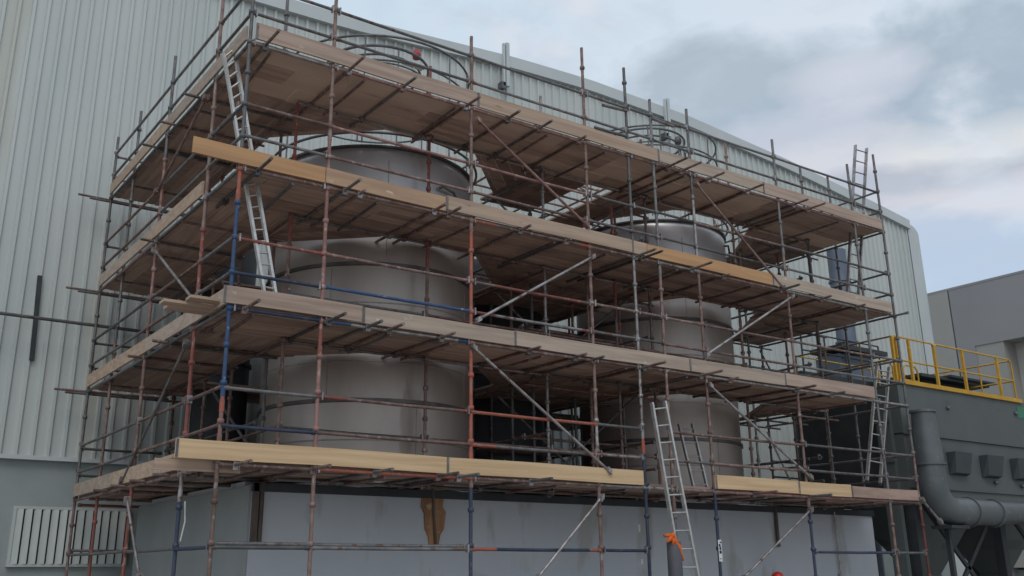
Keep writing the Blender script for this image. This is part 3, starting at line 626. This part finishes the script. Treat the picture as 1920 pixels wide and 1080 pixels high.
# diagonal braces -------------------------------------------------------
def brace(a, c, m_='pale', Y=12.33, r=.024, X=None):
    p, q = (onY(*a, Y), onY(*c, Y)) if X is None else (onX(*a, X), onX(*c, X))
    b = MB(); b.tube([p, q], r, 8)
    for e_, o_ in ((p, q), (q, p)):
        d = (o_-e_).normalized()*.05; b.obox(e_+d, (d, (0, 1, 0) if X is None else (1, 0, 0), (0, 0, 1)), (.045, .05, .04))
    b.build('brace', m_, S)
brace((893, 222), (1103, 425), 'pink'); brace((1303, 342), (1473, 545), 'brown'); brace((893, 601), (1114, 480), 'pale'); brace((1322, 667), (1487, 555), 'pale')
brace((884, 648), (1145, 886), 'pale'); brace((1328, 720), (1522, 897), 'pale'); brace((1003, 1090), (1130, 930), 'pale'); brace((1390, 1088), (1522, 954), 'pale')
brace((289, 467), (362, 561), 'pale', X=4.3); brace((352, 640), (228, 905), 'steel', X=4.3); brace((238, 935), (262, 1085), 'pale', X=4.25); brace((388, 180), (293, 362), 'brown', X=4.3)
brace((1727, 935), (1765, 980), 'pale', Y=12.3)
brace((452, 195), (385, 268), 'brown', X=4.5)
# hanging ties over the near standard feet
b = MB(); p, q = onY(347, 940, 12.9), onY(338, 1015, 12.9); b.tube([p, (p+q)/2+Vector((.03, 0, 0)), q], .012, 6); b.build('rope', 'alu', S)

# white inspection tag on a navy standard
b = MB(); p = Vector((13.375, YF-.034, .36)); b.box((p.x-.04, p.y-.003, p.z-.23), (p.x+.04, p.y+.004, p.z+.13)); b.build
tg = thing('inspection_tag', 'white card tag with dark marks tied to a navy scaffold foot', 'tag', (p.x, p.y, p.z-.23)); b.build('card', 'white', tg)
b = MB(); b.torus((p.x, p.y-.004, 0), .001, .0005, 4)
b = MB(); b.box((p.x-.025, p.y-.006, p.z-.10), (p.x+.025, p.y-.0035, p.z-.05)); b.box((p.x-.03, p.y-.006, p.z+.02), (p.x+.01, p.y-.0035, p.z+.06)); b.box((p.x+.0, p.y-.006, p.z+.075), (p.x+.03, p.y-.0035, p.z+.10)); b.box((p.x-.028, p.y-.006, p.z-.19), (p.x+.025, p.y-.0035, p.z-.18)); b.build('print', 'black', tg)

# ------------------------------------------------------------------ loose boards
def plank(a, b_, m_, w, label, z=None, grp=None):
    bb = MB(); bb.beam(a, b_, w, .038); tag(bb.build('plank', m_), label, 'plank', grp)
zz = LV[1]+.075
for i, (xa, ya, xb, yb, dz, lab) in enumerate(((3.62, 12.95, 6.9, 12.9, .02, 'lowest loose board jutting out at the near corner of the second deck'), (3.75, 13.2, 6.6, 13.15, .022, 'loose board beside the lowest one on the second deck corner'), (3.9, 12.72, 6.2, 12.68, .062, 'topmost loose board of the pile on the second deck corner'))):
    plank((xa, ya, zz+dz), (xb, yb, zz+dz), 'wtan' if i != 1 else 'wx', .225, lab, grp='loose boards at the second deck corner')
plank((3.85, 12.75, LV[0]+.09), (7.2, 12.7, LV[0]+.09), 'wtan', .225, 'loose board jutting out at the near corner of the lowest deck')
plank((8.4, 13.3, LV[0]+.24), (10.2, 13.25, LV[0]+.24), 'wgrey', .22, 'grey board lying behind the pine toe board between the tanks')
plank((8.6, 12.8, LV[1]-.09), (9.9, 12.9, LV[1]-.09), 'wgrey', .02, 'thin batten wedged under the second deck') if False else None

# ------------------------------------------------------------------ ladders
def ladder(bl, br, tl, tr, label, m_='alu', n=None, r=.0, grp='ladders on the scaffold', wid=.065, parts=True):
    bl, br, tl, tr = map(Vector, (bl, br, tl, tr))
    t = thing('ladder', label, 'ladder', (bl+br)/2, grp)
    ac = (br-bl).normalized(); upv = (tl-bl).normalized(); nn = ac.cross(upv)
    for a, c in ((bl, tl), (br, tr)):
        b = MB(); d = (c-a); b.obox((a+c)/2, (d, ac, nn), (d.length/2, .02, wid/2)); 
        b.obox(a+d.normalized()*.02, (d, ac, nn), (.03, .024, wid/2+.004), 1); b.build('stile', [m_, 'unitdark'], t)
    L_ = (tl-bl).length; n = n or int(L_/.28)
    for k in range(n):
        f = (k+.6)/n; b = MB(); b.tube([bl+(tl-bl)*f, br+(tr-br)*f], .015, 8); b.build('rung', m_, t)
    return t
ladder(onY(499, 572, 12.85), onY(521, 578, 12.85), onY(419, 100, 13.0), onY(438, 84, 13.0), 'long aluminium ladder leaning at the near corner of the upper decks', n=23)
def fixlad(a, c, wpx, y0, y1): pass
lb = onY(1283, 1120, 11.95); tb = onY(1222, 755, 12.2); lr = onY(1316, 1120, 11.95); tr_ = onY(1246, 752, 12.2)
ladder(lb, lr, tb, tr_, 'long aluminium ladder from the ground to the lowest deck', n=11)
ladder((14.15, 13.62, 1.40), (14.52, 13.62, 1.40), (14.07, 13.85, 2.72), (14.44, 13.85, 2.76), 'short aluminium ladder standing behind the lowest guard rails', n=5, wid=.05)
ladder(onY(1588, 560, 12.85), onY(1609, 566, 12.85), onY(1604, 272, 12.95), onY(1625, 278, 12.95), 'aluminium ladder rising above the top deck at the right end', m_='pale', n=13)
ladder(onY(1625, 905, 12.85), onY(1650, 910, 12.85), onY(1644, 684, 12.95), onY(1667, 688, 12.95), 'aluminium ladder at the right end between the two lower decks', n=9)

# ------------------------------------------------------------------ dust collector at the right
K = 13.2/12.62; YM = 13.2; XM = 20.56
U = thing('dust_collector', 'dark green grey dust collector housing with yellow railings on top', 'machine', (24, YM, G))
ZT, ZS, ZBm = 4.10, 2.93, 1.62
b = MB(); b.box((XM, YM, ZS+.02), (31, 16.2, ZT)); b.box((XM, YM+.015, ZBm), (31, 16.2, ZS-.02)); b.box((XM+.02, YM+.05, ZS-.02), (30.98, 16.15, ZS+.02), 1); b.build('housing', ['unit', 'unitdark'], U)
b = MB(); b.box((XM-.03, YM-.035, ZS-.012), (31, YM+.0, ZS+.012)); b.box((XM-.05, YM-.07, ZBm-.10), (31, 16.25, ZBm-.0)); b.box((XM-.03, YM-.03, ZBm+.10), (31, YM+.0, ZBm+.13)); b.build('flange', 'unit', U)
b = MB(); b.box((XM-.12, YM+.25, G), (XM-.0, YM+.60, ZT-.1)); b.box((XM-.16, YM+.2, 2.3), (XM-.121, YM+.65, 2.36)); b.box((XM-.16, YM+.2, 3.2), (XM-.121, YM+.65, 3.26)); b.build('corner_column', 'unit', U)
for k in range(6):
    x0 = 22.19+k*1.39; b = MB()
    b.add([(x0, YM+.0, 2.60), (x0+.72, YM+.0, 2.60), (x0+.72, YM+.0, 2.08), (x0, YM+.0, 2.08), (x0, YM-.22, 2.60), (x0+.72, YM-.22, 2.60), (x0+.66, YM-.14, 2.12), (x0+.06, YM-.14, 2.12)],
          [(4,5,6,7)[::-1], (0,1,5,4), (1,2,6,5), (3,0,4,7), (2,3,7,6)])
    b.build('vent_hood', 'hood', U)
b = MB()
for px, py in ((1778, 765), (1868, 905), (1918, 912), (1905, 775)): p = onY(px, py, YM-.03); b = MB(); b.ball(p, .05, n=6); b.build('bolt', 'duct', U)
b = MB(); b.box((XM-.006, YM+.62, ZBm+.02), (XM-.003, 16.1, ZT-.25)); b.box((XM-.02, YM+.9, ZBm+.3), (XM-.006, 15.8, ZT-.6)); b.build('end_panel_or_shade', 'unitdark', U)  # near-black sheets painting the shade on the housing's left end
# hoppers, legs and braces
for k in range(3):
    xm, ym = (onY(1722, 985, 14.3).x, onY(1852, 985, 14.3).x, onY(1852, 985, 14.3).x+3.3)[k], 14.3; b = MB(); yb0, yb1 = YM+.15, 15.5; x0 = xm-1.25
    b.add([(x0, yb0, ZBm-.1), (x0+2.5, yb0, ZBm-.1), (x0+2.5, yb1, ZBm-.1), (x0, yb1, ZBm-.1), (xm-.25, ym-.25, -.15), (xm+.25, ym-.25, -.15), (xm+.25, ym+.25, -.15), (xm-.25, ym+.25, -.15)],
          [(0,1,5,4), (1,2,6,5), (2,3,7,6), (3,0,4,7)])
    b.box((xm-.27, ym-.27, -.4), (xm+.27, ym+.27, -.15)); b.build('hopper', 'unit', U)
for x_ in (20.75, 24.2, 27.6, 30.8):
    for y_ in (YM+.15, 16.0):
        b = MB(); b.box((x_-.11, y_-.11, G), (x_+.11, y_+.11, ZBm-.1)); b.build('leg', 'unitdark', U)
for xa in (20.75, 24.2, 27.6):
    for y_ in (YM+.03,):
        for (za, zb) in ((G+.1, 1.5), (1.5, G+.1)):
            b = MB(); b.beam((xa+.1, y_, za), (xa+3.3, y_, zb), .06, .10); b.build('cross_brace', 'unitdark', U)
# yellow railings
def pt(px, py): return onY(px, py, YM)
rl = MB(); 
zt1, zt2 = ZT+1.12, ZT+.56
xp = [20.62, 21.28, 22.32, 23.55, 25.15, 25.85]
rl.tube([(20.62, YM+.03, ZT+.95), (20.72, YM+.03, zt1), (22.25, YM+.03, zt1), (22.32, YM+.03, zt1-.06)], .024, 8)
rl.tube([(22.36, YM+.03, zt1-.06), (22.44, YM+.03, zt1), (25.75, YM+.03, zt1), (25.85, YM+.03, zt1-.1), (25.85, YM+.03, ZT)], .024, 8)
rl.tube([(20.62, YM+.03, zt2), (25.85, YM+.03, zt2)], .022, 8); rl.build('top_rail', 'yellow', U)
for x_ in xp[:-1]:
    b = MB(); b.box((x_-.03, YM+.0, ZT), (x_+.03, YM+.06, zt1-.03)); b.build('rail_post', 'yellow', U)
b = MB(); b.box((20.74, YM+.0, ZT), (20.79, YM+.06, zt1-.03)); b.build('rail_post', 'yellow', U)
b = MB(); b.box((20.62, YM-.06, ZT-.02), (25.95, YM-.02, ZT+.08)); b.build('kick_plate', 'yellow', U)
b = MB()
for z_ in (zt1-.02, zt2): b.tube([(25.85, YM+.03, z_), (25.85, 16.0, z_)], .022, 8); b.tube([(XM+.06, YM+.03, z_), (XM+.06, 16.0, z_)], .022, 8, 1)
for y_ in (14.1, 15.1, 16.0): b.tube([(25.85, y_, ZT), (25.85, y_, zt1)], .022, 8); b.tube([(XM+.06, y_, ZT), (XM+.06, y_, zt1)], .022, 8, 1)
b.tube([(XM+.06, 16.0, zt1), (25.85, 16.0, zt1)], .02, 8); b.tube([(XM+.06, 16.0, zt2), (25.85, 16.0, zt2)], .02, 8)
b.build('side_railing', ['yellow', 'dullyellow'], U)  # left side rails in a duller, browner yellow
q = onY(1905, 762, YM); b = MB(); b.box((q.x, YM-.012, q.z-.30), (q.x+.5, YM-.003, q.z)); b.build('sign_plate', 'signgreen', U)
for x_ in (21.1, 22.15):    # hooped grab rails of the roof hatch
    b = MB(); b.tube([(x_, 14.0, ZT), (x_, 14.0, ZT+.62), (x_+.1, 14.0, ZT+.72), (x_+.5, 14.0, ZT+.72), (x_+.6, 14.0, ZT+.62), (x_+.6, 14.0, ZT)], .022, 8); b.tube([(x_, 14.0, ZT+.35), (x_+.6, 14.0, ZT+.35)], .02, 8); b.build('grab_hoop', 'yellow', U)
b = MB(); b.box((23.9, 14.6, ZT), (25.9, 15.6, ZT+.62)); b.box((23.4, 14.3, ZT+.62), (26.6, 15.9, ZT+.70)); b.box((24.6, 14.2, ZT+.70), (26.8, 15.2, ZT+.76))
for k in range(5): b.tube([(23.8+k*.4, 14.5, ZT+.1), (23.9+k*.4, 14.5, ZT+.5)], .06, 8)
b.build('roof_gear', 'unitdark', U)

# duct with elbow in front of the housing
YD = 12.75
D_ = thing('elbow_duct', 'grey round duct bending from upright to level in front of the dust collector', 'duct', tuple(onY(1800, 960, YD)))
va = onY(1730, 772, YD); vb = onY(1743, 872, YD); xv = (va.x+vb.x)/2
hz = onY(1816, 960, YD).z; xh = onY(1815, 960, YD).x
path = [(xv, YD, va.z), (xv, YD, va.z-.04), (xv, YD, vb.z+.35), (xv, YD, vb.z+.02)]
b = MB(); b.tube(path, [.25, .25, .30, .31], 28, cap=False); b.build('upright_pipe', 'duct', D_)
rb = .62; zc = hz+rb
ep = [(xv, YD, vb.z+.02), (xv, YD, zc+.15)]+[(xv+rb-rb*math.cos(R(a)), YD, zc-rb*math.sin(R(a))) for a in range(0, 91, 9)]+[(xh, YD, hz)]
b = MB(); b.tube(ep, .305, 28, cap=False); b.build('elbow', 'duct', D_)
b = MB(); b.tube([(xh, YD, hz), (xh+.8, YD, hz), (xh+1.0, YD, hz), (xh+1.35, YD, hz+.02), (31, YD, hz+.02)], [.285, .285, .285, .25, .25], 28, cap=False); b.build('level_pipe', 'duct', D_)
b = MB()
def flg(p, d, r): p = Vector(p); d = Vector(d); b = MB(); b.tube([p-d*.025, p+d*.025], r, 28); b.build('flange', 'duct', D_)
flg((xv, YD, va.z), (0,0,1), .285); flg((xv, YD, vb.z+.02), (0,0,1), .345); flg((xh, YD, hz), (1,0,0), .335); flg((xh+1.02, YD, hz), (1,0,0), .325)
b = MB(); b.beam((xv+.5, YD+.1, hz-.38), (xv+.5, YD+.1, G), .1, .1); b.build('support_leg', 'unitdark', D_)
b = MB(); b.beam((xh+2.6, YD, hz-.26), (xh+2.6, YD, G), .1, .1); b.build('support_leg', 'unitdark', D_)
b = MB(); b.box((xv+.2, YD-.2, hz-.38), (xv+.9, YD+.3, hz-.31)); b.build('cradle', 'unitdark', D_)
# red painted column next to the scaffold end
if 0:
    b = MB(); b.tube([(19.98, 12.95, 1.2), (19.98, 12.95, G)], .055, 12); b.box((19.86, 12.8, 1.2), (20.1, 13.1, 1.24)); tag(b.build('red_post', 'red'), 'dark red steel post standing between scaffold end and dust collector', 'post')

# exhaust stack behind and access platform next to it
st = MB(); sx = onY(1571, 500, 18.6).x; st.tube([(sx, 18.6, G), (sx, 18.6, onY(1566, 470, 18.6).z)], .30, 24); s2 = onY(1571, 640, 18.6).z
E_ = thing('exhaust_stack', 'blue grey round stack rising in front of the clad wall', 'stack', (sx, 18.6, G)); st.build('pipe', 'bluegrey', E_)
for z_ in (s2, s2+2.0): b = MB(); b.tube([(sx, 18.6, z_-.03), (sx, 18.6, z_+.03)], .35, 24); b.build('collar', 'bluegrey', E_)
A_ = thing('access_platform', 'dark steel access platform with thin railings beside the dust collector roof', 'platform', (19.9+1.6, 16.2, ZT))
ay = 16.6; q = {n_: onY(x, y, ay) for n_, (x, y) in dict(a=(1505, 712), b=(1655, 690), c=(1508, 690), d=(1658, 660), e=(1600, 668), f=(1640, 705)).items()}
b = MB(); b.box((q['a'].x, ay, q['c'].z-.25), (q['b'].x, ay+1.2, q['c'].z-.08)); b.box((q['e'].x-.6, ay-.1, q['e'].z+.15), (q['d'].x, ay+1.0, q['e'].z+.28)); b.build('floor', 'unitdark', A_)
b = MB(); b.box((q['e'].x-.5, ay+.1, q['a'].z-.6), (q['f'].x, ay+.9, q['e'].z+.05)); b.build('motor_box', 'bluegrey', A_)
b = MB()
for x_ in (q['a'].x+.1, q['a'].x+1.1, q['a'].x+2.0, q['e'].x-.2, q['b'].x-.1):
    b.tube([(x_, ay, q['a'].z-.3), (x_, ay, q['c'].z+1.0)], .025, 6)
for z_ in (.5, 1.0): b.tube([(q['a'].x+.1, ay, q['c'].z+z_), (q['b'].x-.1, ay, q['c'].z+z_)], .022, 6)
b.build('railing', 'unitdark', A_)
b = MB()
for x_ in (q['b'].x-.3, q['e'].x):
    for y_ in (ay+.1, ay+1.1): b.box((x_-.06, y_-.06, G), (x_+.06, y_+.06, q['c'].z-.25))
b.build('leg', 'unitdark', A_)
# dark machinery body in shade behind the right end of the scaffold
b = MB(); b.box((20.5, 15.3-.9, PT), (XM-.01, 16.1, 4.0)) if False else None

# dark pipes and frame, added to deepen the shade between the tanks
P_ = thing('shade_frame', 'added dark pipes and frame filling the shaded gap between the two tanks', 'shade_filler', (12.2, 18.6, PT))
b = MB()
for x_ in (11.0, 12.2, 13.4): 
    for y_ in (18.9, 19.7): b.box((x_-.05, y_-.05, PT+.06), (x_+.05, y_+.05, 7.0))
b.build('shade_posts', 'unitdark', P_)
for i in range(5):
    b = MB(); x_ = 11.2+i*.5; b.tube([(x_, 19.3, PT+.06), (x_, 19.3, 5.6+.3*(i % 3)), (x_+.2, 19.1, 5.9+.3*(i % 3))], .09+.03*(i % 2), 12); b.build('shade_riser', 'unitdark', P_)
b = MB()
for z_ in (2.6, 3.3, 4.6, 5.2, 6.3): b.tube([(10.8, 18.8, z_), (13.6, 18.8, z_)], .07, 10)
b.build('shade_crossbar', 'unitdark', P_)

for (x_, y_, r_, zt_, lab) in ((12.2, 17.7, 1.2, 6.6, 'added dark drum deepening the shade between the two steel tanks'), (13.85, 19.0, .85, 6.4, 'added slim dark drum deepening the shade behind the right tank'), (6.65, 19.1, .55, 6.6, 'added dark column deepening the shade behind the left tank')):
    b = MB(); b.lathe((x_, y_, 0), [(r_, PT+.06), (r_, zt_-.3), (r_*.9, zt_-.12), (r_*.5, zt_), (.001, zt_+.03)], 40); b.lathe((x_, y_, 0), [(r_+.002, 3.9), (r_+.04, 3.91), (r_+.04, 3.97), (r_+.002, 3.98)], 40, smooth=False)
    tag(b.build('shade_drum' if r_ > .7 else 'shade_column', 'unitdark'), lab, 'shade_drum' if r_ > .7 else 'duct')  # made-up dark bodies, added so the wall behind the tanks looks shaded

# ------------------------------------------------------------------ far right hall
FX = 50.0
Fh = thing('far_hall', 'plain grey panel hall seen beyond the dust collector', 'building', (FX, 20, G))
b = MB(); ztop = 14.42; zo = 11.15; yo = 27.3
b.box((FX, yo, G), (FX+30, 29.7, ztop)); b.box((FX, -40, zo), (FX+30, yo, ztop)); b.build('panel_wall', 'concrete', Fh)
b = MB(); b.box((FX-.02, -40, ztop), (FX+30, 29.75, ztop+.12)); b.build('parapet_cap', 'concrete', Fh)
b = MB(); b.box((FX-.012, 28.30, G), (FX-.002, 28.36, ztop)); b.build('panel_joint', 'unitdark', Fh)
b = MB(); b.box((FX-.01, 28.36, G), (FX-.001, 29.7, ztop)); b.build('end_panel_or_shade', 'beige', Fh)
b = MB(); b.box((FX+1.2, -40, G+1.5), (FX+1.5, yo, zo)); b.build('recess_wall', 'cream', Fh)
b = MB(); b.box((FX+.6, -40, G), (FX+1.5, yo, G+1.5)); b.build('dado', 'base', Fh)
b = MB(); b.box((FX+.05, yo-1.5, G+1.6), (FX+1.19, yo-.003, zo-.003)); b.build('reveal', 'beige', Fh)

# ------------------------------------------------------------------ dark post with orange rag at the ladder foot
p = onY(1264, 1030, 11.6); px_ = p.x; zt_ = onY(1262, 1016, 11.6).z
b = MB(); b.lathe((px_, 11.6, 0), [(.001, G), (.115, G), (.115, zt_-.02), (.10, zt_+.01), (.001, zt_+.02)], 20); tag(b.build('bollard', 'cyl'), 'dark grey round post at the foot of the long ladder', 'bollard')
b = MB(); q = onY(1258, 1004, 11.55); rr = random.Random(5)
b.torus(q+Vector((.0, .05, 0)), .06, .028, 16)
for a, l_, w_ in ((-.2, .12, .05), (.25, .24, .06), (.5, .36, .07), (-.6, .08, .05), (.1, .16, .07)):
    s_ = q+Vector((.04, 0, -.02)); P = [s_, s_+Vector((a*.15, -.03, -l_*.4)), s_+Vector((a*.3+.03, -.02, -l_))]
    b.tube(P, [.03, w_*.7, .012], 7)
b.ball(q+Vector((.02, -.02, 0)), .05, n=6)
tag(b.build('rag', 'rag'), 'bright orange rag knotted round the ladder stile', 'rag')

# ------------------------------------------------------------------ person, mostly below the picture
px0 = onY(1457, 1076, 13.1)
Pn = thing('person', 'person in a red hard hat standing close to the painted wall', 'person', (px0.x, 13.1, G))
me = bpy.data.meshes.new('body'); ht = 1.50
J = [(0,0,.86,.13),(0,0,1.02,.125),(0,0,1.18,.145),(0,0,1.27,.07),(0,0,1.33,.055),(0,-.01,1.40,.085),(0,-.01,1.45,.075),
     (.16,0,1.21,.055),(.21,.0,.96,.042),(.20,-.06,.74,.032),(.20,-.08,.66,.035),(-.16,0,1.21,.055),(-.21,.0,.96,.042),(-.20,-.06,.74,.032),(-.20,-.08,.66,.035),
     (.09,0,.78,.085),(.10,-.01,.42,.06),(.10,.01,.08,.042),(.10,-.14,.035,.035),(-.09,0,.78,.085),(-.10,-.01,.42,.06),(-.10,.01,.08,.042),(-.10,-.14,.035,.035)]
Ed = [(0,1),(1,2),(2,3),(3,4),(4,5),(5,6),(2,7),(7,8),(8,9),(9,10),(2,11),(11,12),(12,13),(13,14),(0,15),(15,16),(16,17),(17,18),(0,19),(19,20),(20,21),(21,22)]
me.from_pydata([j[:3] for j in J], Ed, []); bo = bpy.data.objects.new('body', me); COL.objects.link(bo); bo.parent = Pn
md = bo.modifiers.new('skin', 'SKIN'); bo.modifiers.new('sub', 'SUBSURF').levels = 1; bo.modifiers['sub'].render_levels = 2
for i, j in enumerate(J): me.skin_vertices[0].data[i].radius = (j[3], j[3])
me.skin_vertices[0].data[0].use_root = True; me.materials.append(M['cloth'])
b = MB(); o3 = Vector((px0.x, 13.1, G))
b.lathe(o3+Vector((0, -.01, 1.42)), [(.135, .0), (.128, .012), (.115, .02), (.108, .07), (.08, .11), (.03, .13), (.001, .132)], 20); b.build('hard_hat', 'helmet', Pn)
b = MB(); b.ball(o3+Vector((0, -.02, 1.37)), .095, n=10, sz=1.15); b.ball(o3+Vector((0, -.125, 1.35)), .018, n=6); b.build('face', 'skin', Pn)
